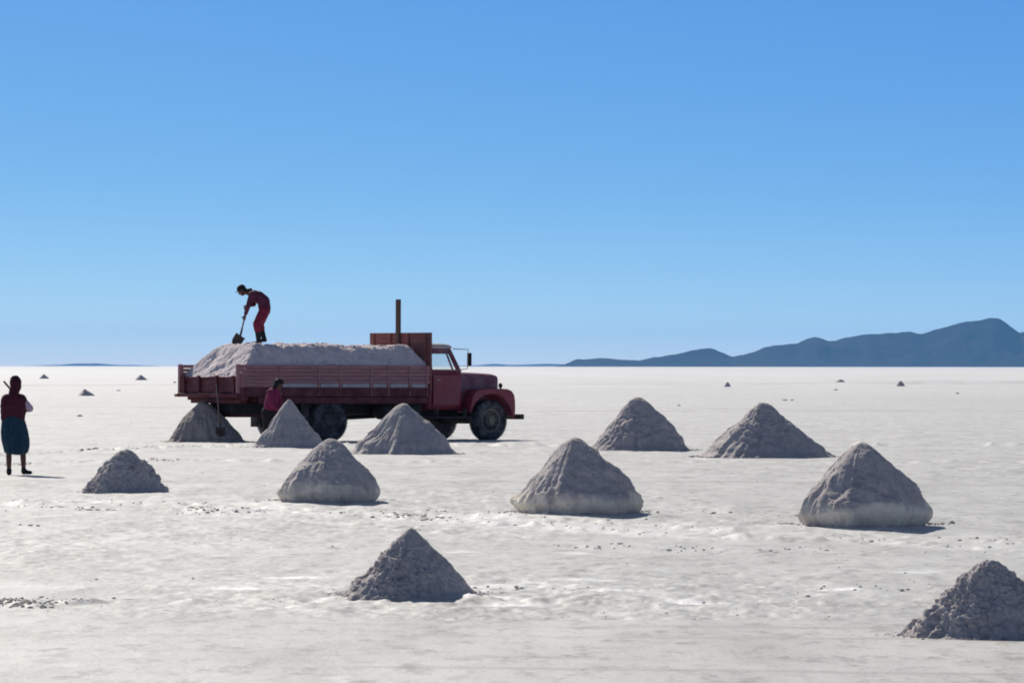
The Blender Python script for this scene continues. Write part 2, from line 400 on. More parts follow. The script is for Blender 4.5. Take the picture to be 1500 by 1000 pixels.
ICO = None
def ico(sub=1):
    bm = bmesh.new(); bmesh.ops.create_icosphere(bm, subdivisions=sub, radius=1)
    V = np.array([v.co for v in bm.verts]); Fc = np.array([[v.index for v in f.verts] for f in bm.faces]); bm.free()
    return V, Fc
ICO1, ICO2 = ico(1), ico(2)
def clods(P, Sz, rng, flat=.42, base=ICO1):
    V0, F0 = base; Vs, Fs = [], []
    for i, (p, s) in enumerate(zip(P, Sz)):
        a = rng.uniform(0, 6.28); sc = rng.uniform(.6, 1.3, 3)*s; sc[2] *= flat
        v = V0 * (1 + rng.uniform(-.28, .28, (len(V0), 1))) * sc
        ca, sa = math.cos(a), math.sin(a)
        v = np.stack([v[:, 0]*ca - v[:, 1]*sa, v[:, 0]*sa + v[:, 1]*ca, v[:, 2]], -1) + p
        Vs.append(v); Fs.append(F0 + i*len(V0))
    return np.concatenate(Vs), np.concatenate(Fs)

def make_pile(spec, label, cat='salt pile', group='heaps of scraped salt in rows'):
    xl, xr, yb, xt, yt, kind, seed = spec[:7]
    rgh = spec[7] if len(spec) > 7 else .75
    rng = np.random.default_rng(seed)
    zb = ZB if kind == 'under' else 0.
    Yf = F*(HC-zb)/(yb-HZ); R = (xr-xl)/2 * Yf/F
    Yc = Yf + R*.82; R = (xr-xl)/2 * Yc/F
    Xc = gx((xl+xr)/2, Yc); h = gz(yt, Yc) - zb; tx = gx(xt, Yc) - Xc
    far = Yf > 300
    nr, nc = (24, 36) if far else (130, 240)
    t = np.linspace(0, 1, nr)[:, None]; th = np.linspace(0, 2*math.pi, nc, endpoint=False)[None, :]
    if kind == 'under':
        # cone over a hardened, undercut foot
        k = .70
        tt = np.clip(t/k, 0, 1)
        v_ = np.clip((t-k)/(1-k), 0, 1); r = np.where(t < k, R*(tt**.97), R*(1 + .045*np.sin(v_*math.pi*.8) - .19*v_**2.2))
        zf = .25*h + .04*h*np.sin(th*2+seed) + .03*h*np.sin(th*3+seed*2)
        e_ = .14; z = np.where(t < k, zf + (h-zf)*(1 - (np.sqrt(tt**2+e_*e_)-e_)/(math.sqrt(1+e_*e_)-e_)), zf*(1 - np.clip((t-k)/(1-k), 0, 1)**1.0))
        sh = np.sin(np.clip((t-k+.12)/.24, 0, 1)*math.pi)
        r = r - R*.02*sh
    elif kind == 'lump':
        r = R*t**.86; z = h*(1-t**1.32)
    else:
        r = R*t**1.04; e_ = {101: .07, 108: .05, 111: .12, 102: .20}.get(seed, .08 if kind == 'cone' else .22); z = h*(1 - (np.sqrt(t**2+e_*e_)-e_)/(math.sqrt(1+e_*e_)-e_))
        r = r*(1+.10*np.clip((t-.90)/.10, 0, 1)); z = z*(1-.35*np.clip((t-.86)/.14, 0, 1))
    r = r + 0*th; z = z + 0*th
    ang = 1 + .06*np.sin(th*2+rng.uniform(0, 6)) + .04*np.sin(th*3+rng.uniform(0, 6)) + (.03*np.sin(th*5+rng.uniform(0, 6)) if kind == 'under' else 0)
    X = r*np.cos(th)*ang; Y = r*np.sin(th)*ang
    o = rng.uniform(-90, 90, 3)
    q = 1/ R
    n1 = fbm(X*q*1.6+o[0], Y*q*1.6+o[1], z*q*1.6+o[2], 4, seed)
    n2 = fbm(X*q*6+o[1], Y*q*6+o[2], z*q*6+o[0], 4, seed+3, .6)
    n3 = fbm(X*q*20+o[1], Y*q*20+o[2], z*q*20+o[0], 3, seed+9, .65)
    msk = np.clip(.55 + 1.1*fbm(X*q*1.3+o[2], Y*q*1.3+o[0], z*q*1.3+o[1], 3, seed+21), .6 if rgh > 1.8 else .2, 1.7)   # slid, smoother faces between lumpy ones
    n2 = n2*msk; n3 = n3*msk
    rill = fbm(th*9+0*t+.6*n1, t*1.6+0*th+o[0], None, 3, seed+5)
    foot = np.clip((1-t)*(20 if kind == 'lump' else 8), 0, 1)
    amp = np.clip(t*6, .25, 1)
    rr = 1 + amp*((.065 if kind == 'under' else .05)*n1 + rgh*(.020*n2 + .008*n3) + (.05 if kind != 'lump' else .02)*rill*np.clip(t*1.5, 0, 1))
    X = X*rr; Y = Y*rr
    z = z + h*(.035*n1 + rgh*(.018*n2+.008*n3))*foot*np.clip(.3+t*3, 0, 1)
    z = z - .05*t**12
    X = X + tx*np.clip(z/h, 0, 1)
    cr = np.zeros_like(X)
    if kind == 'under':
        edge = .30*h + (.11*h)*vn(np.cos(th)*2.6+0*t+o[0], np.sin(th)*2.6+0*t+o[1], None, seed+7) + .07*h*n2*.6
        cr = np.clip((edge - z)/(.09*h), 0, 1) * np.clip(.70+.45*n1+.35*n2, 0, .95)
    cr = cr.ravel()
    V = np.stack([X, Y, z], -1).reshape(-1, 3); Fq = gridfaces(nr, nc, True)
    Fq3 = np.concatenate([Fq[:, [0, 1, 2]], Fq[:, [0, 2, 3]]])
    if not far:
        n = int((200 if rgh > 1 else 60))
        idx = rng.integers(0, len(V), n*3)
        wsel = rng.uniform(0, 1, n*3) < (np.clip(.25 + 1.1*np.linalg.norm(V[idx, :2], axis=1)/R*.6, 0, 1))
        idx = idx[wsel][:n]
        P = V[idx].copy(); sz = R*rng.uniform(.006, .020, len(idx))*(1.25 if rgh > 1 else 1)
        k2 = 170
        a2 = rng.uniform(0, 6.28, k2); d2 = R*(1.0 + np.abs(rng.normal(0, .13, k2)))
        P2 = np.stack([d2*np.cos(a2), d2*np.sin(a2), np.full(k2, .01)], -1)
        P = np.concatenate([P, P2]); sz = np.concatenate([sz, R*rng.uniform(.008, .025, k2)])
        cv, cf = clods(P, sz, rng)
        Fq3 = np.concatenate([Fq3, cf+len(V)]); V = np.concatenate([V, cv]); cr = np.concatenate([cr, np.zeros(len(cv))])
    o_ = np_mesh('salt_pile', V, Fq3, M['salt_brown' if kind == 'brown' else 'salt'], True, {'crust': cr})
    o_.location = (Xc, Yc, g_at(Xc, Yc) if Yc < 90 else 0)
    tag(o_, label, cat, group)
    return o_
piles = [
    ((500, 700, 880, 602, 779, 'cone', 101, 1.7), 'rough dark grey salt pile alone in the foreground, frosted white down its left flank'),
    ((1330, 1570, 935, 1446, 819, 'round', 102, 3.2), 'crumbly brownish salt pile cut by the right edge, nearest of all'),
    ((124, 240, 722, 186, 658, 'lump', 103, 2.6), 'low rounded lumpy salt pile, smallest of the row with crusted feet, beside the woman'),
    ((408, 562, 735, 484, 643, 'under', 104), 'salt pile with pale crusted foot whose tip overlaps the truck rear wheel'),
    ((757, 943, 752, 843, 640, 'under', 105), 'large salt pile with undercut cream foot, nearest to the front of the truck'),
    ((1163, 1360, 770, 1262, 648, 'under', 106), 'large blunt salt pile with undercut cream foot and blue shadow, rightmost of its row'),
    ((240, 362, 648, 297, 588, 'brown', 107), 'brown dirty salt pile under the tail of the truck'),
    ((368, 484, 656, 424, 586, 'cone', 108, .7), 'sharply pointed salt pile hiding the legs of the person in magenta'),
    ((514, 670, 666, 591, 590, 'round', 109, .8), 'grey salt pile in front of the middle of the truck between its wheels'),
    ((862, 1014, 660, 934, 581, 'round', 110, .9), 'smooth grey cone of salt behind the large pile right of the truck'),
    ((1026, 1212, 670, 1117, 589, 'cone', 111, .8), 'broad dark grey cone of salt, rightmost of the back row'),
]
for sp, lb in piles: make_pile(sp, lb)
farp = [
    ((56, 73, 555, 64, 548, 'cone', 121), 'tiny far salt pile above the woman, leftmost near the horizon'),
    ((196, 217, 557, 206, 549, 'cone', 122), 'tiny far salt pile just left of the truck tail near the horizon'),
    ((113, 140, 580, 124, 570, 'cone', 123), 'far salt pile between the woman and the truck, lowest of the three on the left'),
    ((1312, 1327, 565, 1319, 557, 'lump', 124), 'small dark far salt mound below the mountains on the right'),
    ((1060, 1071, 566, 1066, 559, 'lump', 125), 'tiny dark far lump of salt above the broad cone'),
    ((1223, 1239, 559, 1231, 555, 'lump', 126), 'flat far smear of piled salt left of the dark far mound'),
]
for sp, lb in farp: make_pile(sp, lb, group='distant salt heaps')

# loose crumbs over the flat
rng = np.random.default_rng(5)
P, Z_ = [], []
def add_crumb(x, y, s):
    P.append((x, y, g_at(x, y) + s*.25)); Z_.append(s)
cand = []
for (rx, ry), hh, w in ridges:
    for k in range(int(190 if hh > .02 else 60)):
        x = rng.uniform(max(rx.min(), -14), min(rx.max(), 14)); 
        if vn(np.array([x*.8]), np.array([w*50.]), seed=61)[0] < -.15: continue
        y = float(np.interp(x, rx, ry)) + rng.normal(0, w*.7)
        cand.append((x, y, rng.uniform(.006, .020)*(1.35 if rng.random() < .2 else 1)))
for (rx, ry), hh, w in (ridges[0], ridges[0], ridges[2], ridges[3]):        # broken windrows of clods
    for k in range(330):
        x = rng.uniform(max(rx.min(), -11), min(rx.max(), 11))
        if fbm(np.array([x*.9]), np.array([w*31. + hh*900]), o=3, seed=63)[0] < .18: continue
        y = float(np.interp(x, rx, ry)) - .45*w + rng.normal(0, .22 + .1*w)
        cand.append((x, y, (.010 + .026*rng.random()**3)*(.55 if y < 42 else 1)))
for k in range(2600):
    py = rng.uniform(600, 905); Y = gy(py); x = gx(rng.uniform(-200, 1700), Y)
    if vn(np.array([x*.5]), np.array([Y*.3]), seed=77)[0] < rng.uniform(-.5, .6): continue
    cand.append((x, Y, rng.uniform(.004, .011)*(1.9 if rng.random() < .06 else 1)))
for px, py, s in ((487,801,.035),(142,849,.03),(1045,752,.06),(1070,750,.05),(1395,765,.09),(1380,768,.06),(1168,756,.07),(400,735,.06),(378,739,.06),
                  (280,748,.08),(296,749,.06),(1150,586,.25),(1160,586,.2),(994,594,.2),(1403,576,.3),(1224,571,.3),(174,573,.3),(256,561,.4),(117,610,.2),
                  (1440,848,.03),(1207,858,.035),(30,768,.05),(45,770,.06),(56,771,.05),(130,660,.12),(140,659,.14),(120,661,.1)):
    Y = gy(py); cand.append((gx(px, Y), Y, s*.55))
for k in range(260):                                                                  # torn crust heaped at the left edge
    px = rng.normal(30, 34); py = 884 + .045*(px-20) + rng.normal(0, 4.5); Y = gy(py)
    cand.append((gx(px, Y), Y, .006 + .020*rng.random()**2))
xs = np.array([c[0] for c in cand]); ys = np.array([c[1] for c in cand]); ss = np.array([c[2] for c in cand])
PP = np.stack([xs, ys, ground_h(xs, ys) + ss*.25], -1)
cv, cf = clods(PP, ss, rng)
cr = np_mesh('salt_crumbs', cv, cf, M['salt'], True, {'crust': np.full(len(cv), .7)})
tag(cr, 'grey crumbs and clods of salt strewn over the flat', 'salt crumbs', kind='stuff')

# ------------------------------------------------------------------ mountains
mm = mat('bare_rock_slopes', (.035, .033, .04), (.07, .062, .065), .95, .0016, 8, 0, spec=0)
def range_mesh(name, prof, Yc, depth, seed, nx=420, ny=46):
    px = np.array([p[0] for p in prof], float); pz = np.array([p[1] for p in prof], float)
    qx = np.linspace(px[0], px[-1], nx)
    hz = (HZ - np.interp(qx, px, pz)) * Yc/F + 1.7
    hz = hz + np.clip(hz/40, 0, 1)*(3.0*fbm(qx*.045, qx*0+seed, o=4, seed=seed))
    X = (qx - 750)*Yc/F
    v = np.linspace(-1, 1, ny)
    XX, VV = np.meshgrid(X, v)
    HH = np.repeat(hz[None, :], ny, 0)
    spur = fbm(XX/260., VV*1.1, o=5, seed=seed+5, g=.55)
    fall = np.clip(1-np.abs(VV), 0, 1)
    shape = fall**(1.15)
    Z = HH*(shape + .38*spur*shape*(1-shape)*2)
    Z = np.minimum(Z, HH*(.25+.75*shape**.6)) - 2*(1-fall)**6
    Y = Yc + VV*depth*(.55+.45*np.clip(HH/HH.max(), 0, 1)) + 0*XX
    return tag(np_mesh(name, np.stack([XX, Y, Z], -1).reshape(-1, 3), gridfaces(ny, nx), mm), kind='structure')
range_mesh('mountains', [(815,536.3),(830,532),(843,526.5),(879,523.5),(911,525.5),(936,527.5),(970,520.5),(1001,514.5),(1028,508.5),(1039,507),(1047,509.5),(1055,514),(1074,522),
    (1101,516),(1119,508.5),(1145,505),(1169,502),(1184,496),(1194,494),(1204,496),(1212,498.5),(1250,492),(1300,485.5),(1332,484),(1348,486.5),(1400,473),(1430,467),(1452,462),(1464,463.5),(1477,472),(1493,484.5),
    (1510,482),(1580,470),(1680,486),(1800,478),(1950,505),(2150,536.5)], 18000, 420, 3)
range_mesh('hills', [(660,536.2),(700,534.5),(722,532.2),(745,534),(770,533.6),(800,532),(830,533.5),(900,534),(960,536.3)], 33000, 700, 9, 160, 20)
range_mesh('hills', [(40,536.2),(85,534.6),(110,533),(140,532.4),(165,534.4),(200,535),(240,536.3)], 33000, 700, 13, 120, 20)

# ------------------------------------------------------------------ truck
TH = math.asin(.605); ct, st = math.cos(TH), math.sin(TH)
YW = gy(647); XW = gx(485, YW)
TX, TY = XW - 1.15*st, YW + 1.15*ct
truck = empty('truck', (TX, TY, -.005), TH)
truck.rotation_euler = (0, R_(.22), TH)
tag(truck, 'old dark red open-bed truck with wooden side boards, heaped with salt', 'truck')
def T(lx, ly, lz=0): return truck.matrix_basis @ Vector((lx, ly, lz))
truck.rotation_mode = 'XYZ'
bpy.context.view_layer.update()

m = MB()                                                    # ladder frame
for s in (-1, 1): m.box(-2.2, 5.2, s*.40-.04, s*.40+.04, .62, .86)
for x in (-2.1, -1.0, .9, 2.2, 3.4, 4.9): m.box(x-.05, x+.05, -.36, .36, .66, .82)
for x, w in ((0, .95), (4.55, .85)): m.tube([(x, -w, .46), (x, w, .46)], .07, 12)
m.ball((0, 0, .46), (.2, .2, .2)); m.tube([(0, 0, .48), (3.2, 0, .62)], .05)
m.build('chassis', M['dark'], truck, .008)
# leaf springs
for x, w in ((0, .48), (4.55, .48)):
    for s in (-1, 1):
        m = MB(); m.loft([[(x+a*.62, s*w-.04, .60-.09*(1-a*a)), (x+a*.62, s*w+.04, .60-.09*(1-a*a)), (x+a*.62, s*w+.04, .655-.09*(1-a*a)), (x+a*.62, s*w-.04, .655-.09*(1-a*a))] for a in (-1, -.5, 0, .5, 1)])
        m.build('leaf_spring', M['dark'], truck)
m = MB(); m.box(-2.48, 2.70, -1.16, 1.16, 1.06, 1.14)
for k in range(9):
    x = -2.3 + k*.61; m.box(x-.05, x+.05, -1.13, 1.13, .93, 1.057)
m.build('bed_floor', M['redwood'], truck, .008)
# lower side skirt beams
for s in (-1, 1):
    m = MB(); y = s*1.185
    m.box(-2.50, 2.73, y-.02, y+.02, 1.02, 1.22)
    m.box(-2.0, 2.65, y-.012, y+.012, .86, 1.005)
    m.build('side_skirt', M['redwood'], truck, .006)
posts_lx = [(p-485)/52.0 for p in (358, 412, 466, 497, 541, 566, 597, 622)]
for s in (-1, 1):
    m = MB(); y = s*1.165
    for a, b_ in zip(posts_lx[1:-1], posts_lx[2:]):
        m.box(a+.05, b_-.05, y-.03, y+.03, 1.224, 1.31)
    m.build('pale_rail', M['pale'], truck, .006)
    m = MB(); zz = 1.315
    for k in range(5):
        j = random.uniform(-.008, .008); d_ = random.uniform(-.004, .004)
        m.box(-2.5+.012*random.random(), 2.73-.02*random.random(), y-.022+j, y+.022+j, zz, zz+.073+d_); zz += .0825
    m.box(-2.5, posts_lx[1], y-.024, y+.018, 1.226, 1.31)
    m.build('side_board', M['board'], truck, .005)
    for p in posts_lx:
        m = MB(); m.box(p-.03, p+.03, min(y+s*.026, y+s*.040), max(y+s*.026, y+s*.040), 1.03, 1.715); m.build('side_post', M['board'], truck, .005)
# tailgate, lower than the sides
m = MB()
for k in range(3): m.box(-2.545+.004*(k % 2), -2.502+.004*(k % 2), -1.13, 1.13, 1.10+k*.118, 1.212+k*.118)
tg = m.build('tailgate', M['redwood'], truck, .005)
for y in (-1.02, -.35, .35, .95):
    m = MB(); m.box(-2.59, -2.547, y-.045, y+.045, 1.08, 1.48); m.build('tailgate_post', M['redwood'], tg, .005)
for s in (-1, 1):
    m = MB(); m.box(-2.57, -2.50, s*1.15-.04, s*1.15+.04, 1.02, 1.73); m.build('corner_post', M['board'], truck, .006)
m = MB(); m.box(-2.62, -2.50, -1.22, 1.22, 1.0, 1.08); m.box(-2.35, -2.2, -1.0, 1.0, .86, .99)
m.build('rear_beam', M['redwood'], truck, .01)
m = MB(); m.box(-2.66, -2.62, 1.08, 1.2, 1.0, 1.07)
m.build('tail_lamp', M['lamp'], truck, .01)
m = MB(); m.box(-2.05, -1.2, -.42, .36, .55, .90)
m.build('tool_box', M['redwood'], truck, .02)
# headboard
m = MB(); zz = 1.16
for k in range(7):
    m.box(2.735+.003*(k % 2), 2.785+.003*(k % 2), -1.18, 1.18, zz, zz+.187); zz += .188
hb = m.build('headboard', M['board2'], truck, .005)
for y in (-1.0, -.35, .35, 1.0):
    m = MB(); m.box(2.69, 2.733, y-.04, y+.04, 1.15, 2.44); m.build('headboard_post', M['board2'], hb, .005)
m = MB(); m.loft([[(2.70+dx, 0+dy, z) for dx, dy in ((-.055, -.05), (.03, -.05), (.03, .05), (-.055, .05))] for z in (1.2, 2.4, 3.24)])
m.build('wooden_post', M['wood'], truck, .006)
# wheels
def wheel(x, yc, out, w=.26, dual=False, r=.475):
    rim = MB()
    pr = [(.01, .06 if not dual else -.03), (.09, .06 if not dual else -.03), (.10, .02 if not dual else -.06), (.13, .0 if not dual else -.07), (.215, -.035 if not dual else -.05), (.235, .0), (.27, .012), (.275, -.02), (.255, -.05), (.2, -.10), (.01, -.12)]
    rim.lathe_y([(a, b_) for a, b_ in pr], x, r, yc + out*(w/2 - .03), 36, out)
    for k in range(8):
        a = 2*math.pi*k/8 + .2
        rim.tube([(x+.165*math.cos(a), yc+out*(w/2-.06), r+.165*math.sin(a)), (x+.165*math.cos(a), yc+out*(w/2-.005), r+.165*math.sin(a))], .014, 6)
    wo = rim.build('wheel', M['grime'] if dual else M['rim'], truck)
    ty = MB(); h = w/2
    prof = [(.262, -h+.03), (.30, -h+.005), (.38, -h-.004), (.44, -h+.02), (r-.012, -h+.05), (r, -h+.09), (r, -.06), (r-.012, -.055), (r-.012, -.035), (r, -.03), (r, .03), (r-.012, .035), (r-.012, .055), (r, .06), (r, h-.09), (r-.012, h-.05), (.44, h-.02), (.38, h+.004), (.30, h-.005), (.262, h-.03)]
    ty.lathe_y(prof, x, r, yc, 48, 1)
    # tread blocks
    for k in range(56):
        a = 2*math.pi*k/56
        for s in (-1, 1):
            q = Matrix.Rotation(-a, 3, 'Y')
            ty.box(x+r-.012, x+r-.006, yc+s*(h-.05)-.03, yc+s*(h-.05)+.03, r-.018, r+.018, q, (x, yc, r))
    ty.build('tyre', M['tyre'], wo)
    return wo
for s in (-1, 1):
    wheel(4.55, s*.96, s)
    wheel(0, s*1.03, s, .25, True); wheel(0, s*.74, s, .25, True)
for s in (-1, 1):
    m = MB(); m.box(-.62, -.60, s*1.13-.25 if s > 0 else s*1.13, s*1.13 if s > 0 else s*1.13+.25, .32, .92)
    m.build('mud_flap', M['tyre'], truck)
# cab
cabx0, cabx1, cw = 2.87, 3.86, .93
def rect_ring(x0, x1, w, z, r=.07):
    pts = []
    for (cx_, cy_, a0) in ((x1-r, w-r, 0), (x0+r, w-r, 90), (x0+r, -w+r, 180), (x1-r, -w+r, 270)):
        for k in range(4):
            a = R_(a0 + 30*k); pts.append((cx_ + r*math.cos(a), cy_ + r*math.sin(a), z))
    return pts
m = MB()
m.loft([rect_ring(cabx0, cabx1, cw-.06, .72), rect_ring(cabx0, cabx1, cw-.02, .80), rect_ring(cabx0, cabx1, cw, 1.2), rect_ring(cabx0, cabx1, cw-.01, 1.5), rect_ring(cabx0, cabx1, cw-.05, 1.60)])
cab = m.build('cab', M['red'], truck)
zr = 2.14
def pillar(m, x0, x1, y, xa, xb, ya, w=.055, z0=1.59, z1=zr):
    s = 1 if y > 0 else -1
    m.loft([[(x0, y, z0), (x1, y, z0), (x1, y-s*w, z0), (x0, y-s*w, z0)], [(xa, ya, z1), (xb, ya, z1), (xb, ya-s*w, z1), (xa, ya-s*w, z1)]])
m = MB()
for s in (-1, 1):
    pillar(m, 2.88, 3.02, s*.89, 2.92, 3.03, s*.80)       # rear pillar
    pillar(m, 3.73, 3.85, s*.89, 3.47, 3.58, s*.80)       # windscreen pillar
    m.loft([[(3.02, s*.887, 1.59), (3.76, s*.887, 1.59), (3.76, s*.84, 1.59), (3.02, s*.84, 1.59)], [(3.02, s*.882, 1.64), (3.76, s*.882, 1.64), (3.76, s*.84, 1.64), (3.02, s*.84, 1.64)]])
    m.loft([[(3.02, s*.824, 1.995), (3.56, s*.824, 1.995), (3.56, s*.77, 1.995), (3.02, s*.77, 1.995)], [(3.02, s*.80, zr), (3.51, s*.80, zr), (3.51, s*.75, zr), (3.02, s*.75, zr)]])
m.box(2.88, 2.93, -.83, .83, 1.59, 1.70); m.box(2.90, 2.95, -.76, .76, 2.04, zr)
m.build('window_frame', M['red_dark'], cab, .01)
m = MB()
m.loft([rect_ring(2.86, 3.64, .83, 2.125, .1), rect_ring(2.85, 3.66, .84, 2.15, .1), rect_ring(2.88, 3.62, .80, 2.20, .12), rect_ring(2.98, 3.5, .66, 2.235, .12)])
m.build('roof', M['roofp'], cab)
m = MB()
m.loft([[(3.80, -.83, 1.6), (3.80, .83, 1.6), (3.794, .83, 1.6), (3.794, -.83, 1.6)], [(3.535, -.74, 2.12), (3.535, .74, 2.12), (3.529, .74, 2.12), (3.529, -.74, 2.12)]])
m.build('windscreen', M['glass'], cab, smooth=False)
for s in (-1, 1):
    m = MB()
    m.box(2.98, 3.74, s*.945-.022, s*.945+.008, .82, 1.52)
    d = m.build('door', M['red'], cab, .012, seg=3)
    h_ = MB(); h_.tube([(3.05, s*.955, 1.40), (3.05, s*.985, 1.40), (3.17, s*.985, 1.40), (3.17, s*.955, 1.40)], .011); h_.build('door_handle', M['metal'], d)
    p_ = MB(); p_.loft([[(3.03, s*.862, 1.64), (3.58, s*.862, 1.64), (3.58, s*.858, 1.64), (3.03, s*.858, 1.64)], [(3.03, s*.806, 1.995), (3.45, s*.806, 1.995), (3.45, s*.802, 1.995), (3.03, s*.802, 1.995)]])
    p_.build('door_window', M['glass'], d, smooth=False)
    b_ = MB(); b_.tube([(3.60, s*.865, 1.64), (3.47, s*.808, 1.995)], .022); b_.build('quarter_light_bar', M['red_dark'], d)
    # mirror
    a_ = MB()
    a_.tube([(3.66, s*.90, 1.62), (3.86, s*1.09, 1.66), (3.86, s*1.11, 2.10), (3.62, s*.85, 2.11)], .012)
    ar = a_.build('mirror_arm', M['metal'], truck)
    g_ = MB(); g_.loft([[(3.86, s*1.06, z), (3.90, s*1.06, z), (3.90, s*1.20, z), (3.86, s*1.20, z)] for z in (1.72, 2.02)]); g_.build('mirror', M['dark'], ar, .012)
m = MB()
m.box(3.0, 3.4, -.75, .75, 1.15, 1.28); m.box(2.95, 3.06, -.75, .75, 1.25, 1.66)
m.build('seat_bench', M['seat'], cab, .03)
m = MB()
n = 20
m2 = []
ctr = Vector((3.50, .42, 1.66)); ax = Vector((-.55, 0, .83)).normalized(); uu = Vector((0, 1, 0)); ww = ax.cross(uu)
m.tube([ctr + .20*(math.cos(a)*uu + math.sin(a)*ww) for a in [2*math.pi*k/n for k in range(n+1)]], .015)
m.tube([ctr - .2*uu, ctr + .2*uu], .012); m.tube([ctr, ctr - ax*.4], .02)
m.build('steering_wheel', M['dark'], cab)
m = MB(); m.box(3.5, 3.52, -.06, .06, 1.99, 2.05); m.tube([(3.51, 0, 2.05), (3.51, 0, 2.13)], .008)
m.build('rear_view_mirror', M['dark'], cab)
# hood
def hood_ring(x, w, zt, z0, crown):
    pts = [(x, -w, z0)]
    for k in range(13):
        a = math.pi - math.pi*k/12
        c, s_ = math.cos(a), math.sin(a)
        pts.append((x, -math.copysign(abs(c)**.5, -c)*w*1.0, z0 + (zt-z0)*(.92 + .08*s_**.5) + crown*s_))
    pts.append((x, w, z0)); return pts
m = MB()
m.loft([hood_ring(3.862, .80, 1.56, .9, .03), hood_ring(4.1, .74, 1.555, .9, .03), hood_ring(4.6, .68, 1.535, .9, .035), hood_ring(4.98, .64, 1.515, .9, .035), hood_ring(5.07, .625, 1.495, .9, .03), hood_ring(5.10, .60, 1.455, .92, .015)])
m.build('hood', M['red_dark'], truck)
m = MB()
for k in range(7): m.box(5.11, 5.135, -.50+k*.165-.03, -.50+k*.165+.03, .80, 1.32)
m.box(5.10, 5.125, -.56, .56, .74, .80); m.box(5.10, 5.125, -.52, .52, 1.32, 1.37)
m.build('grille', M['metal'], truck, .006)
def fender(s):
    m = MB()
    cx_, cz_ = 4.55, .50
    outer = [(3.93,.66),(3.95,.86),(4.0,1.02),(4.08,1.13),(4.2,1.185),(4.40,1.20),(4.62,1.205),(4.85,1.205),(5.03,1.195),(5.15,1.15),(5.22,1.06),(5.245,.92),(5.25,.75),(5.24,.56)]
    inner = []
    for (x, z), a in zip(outer, np.linspace(R_(165), R_(6), len(outer))):
        inner.append((cx_ + .60*math.cos(a), cz_ + .60*math.sin(a)*.98))
    ys = [(1.075, 0), (1.095, .0), (1.10, -.02), (.58, -.0)]
    rings = []
    def ring(y, ins):
        return [(x + (cx_-x)*ins, s*y, z - ins*.2) for x, z in outer] + [(x, s*y, z) for x, z in reversed(inner)]
    A = [m.bm.verts.new(p) for p in ring(1.10, .03)]; A2 = [m.bm.verts.new(p) for p in ring(1.07, .0)]; B = [m.bm.verts.new(p) for p in ring(.60, .0)]
    n = len(A); k = len(outer)
    for r0, r1 in ((A, A2), (A2, B)):
        for i in range(n): m.bm.faces.new((r0[i], r0[(i+1) % n], r1[(i+1) % n], r1[i]))
    for Rr in (A, B):
        for i in range(k-1): m.bm.faces.new((Rr[i], Rr[i+1], Rr[n-2-i], Rr[n-1-i]))
    fo = m.build('fender', M['red'], truck, .012)
    l = MB(); l.tube([(4.98, s*.86, 1.17), (4.98, s*.86, 1.24)], .025); l.ball((4.98, s*.86, 1.275), (.05, .045, .06)); l.build('marker_lamp', M['grime'], fo)
    hl = MB(); hl.lathe_y([(.01, .03), (.08, .02), (.10, 0), (.10, -.06), (.01, -.06)], 0, 0, 0, 20, 1)
    for v in hl.bm.verts: v.co = Vector((5.20 + v.co.y*1.0, s*.82 + v.co.x, .98 + v.co.z))
    hl.build('headlight', M['metal'], fo)
    return fo
fender(-1); fender(1)
m = MB(); m.box(5.36, 5.48, -1.12, 1.12, .50, .62)
for s in (-1, 1): m.box(5.05, 5.36, s*.42-.05, s*.42+.05, .55, .66)
m.build('bumper', M['grime'], truck, .02)
for s in (-1, 1):
    m = MB(); m.box(2.9, 3.92, s*.98-.14, s*.98+.14, .52, .56); m.box(3.0, 3.05, s*.98-.1, s*.98+.0, .56, .74); m.box(3.8, 3.85, s*.98-.1, s*.98, .56, .74)
    m.build('running_board', M['grime'], truck, .008)
m = MB(); m.tube([(1.55, -.80, .72), (2.62, -.80, .72)], .22, 24); m.build('fuel_tank', M['dark'], truck, .03)
m = MB(); m.tube([(1.7, .80, .72), (2.6, .80, .72)], .21, 24); m.build('air_tank', M['dark'], truck, .03)
m = MB(); m.box(3.0, 4.9, -.36, .36, .55, 1.2); m.build('engine', M['dark'], truck, .03)

# ------------------------------------------------------------------ load of salt
nx, ny = 300, 130
lx = np.linspace(-2.49, 2.68, nx); ly = np.linspace(-1.125, 1.125, ny)
LX, LY = np.meshgrid(lx, ly, indexing='ij')
zt = 2.15 + .045*fbm(LX*1.3, LY*.9, o=4, seed=3)
side = 1.70 + (1.125-np.abs(LY))*1.10 + .05*fbm(LX*1.6, LY*1.2, o=4, seed=71)
rear = 1.44 + (LX+2.49)*1.0 - .10*LY*0 + .04*fbm(LX*2, LY*2, o=4, seed=73)
front = 1.84 + (2.68-LX)*1.9 + .03*fbm(LX*2, LY*2, o=3, seed=75)
def smin(a, b_, k): 
    h = np.clip(.5+.5*(b_-a)/k, 0, 1); return b_*(1-h)+a*h - k*h*(1-h)
Zl = smin(smin(smin(zt, side, .13), rear, .09), front, .10)
Zl = Zl + .018*fbm(LX*3.2, LY*4, o=5, seed=79, g=.62) + .012*fbm(LX*14, LY*12, o=3, seed=87, g=.6) + .034*np.clip(fbm(LX*4.2+LY*2.4, LY*.7, o=3, seed=83), -.6, 1)*np.clip((1.1-np.abs(LY))*2, 0, 1)
Zl = np.minimum(Zl, 2.3)
V = np.stack([LX, LY, Zl], -1).reshape(-1, 3)
rim_i = np.concatenate([np.arange(0, ny), np.arange(1, nx)*ny + ny-1, (nx-1)*ny + np.arange(ny-2, -1, -1), np.arange(nx-2, 0, -1)*ny])
low = V[rim_i].copy(); low[:, 2] = 1.15
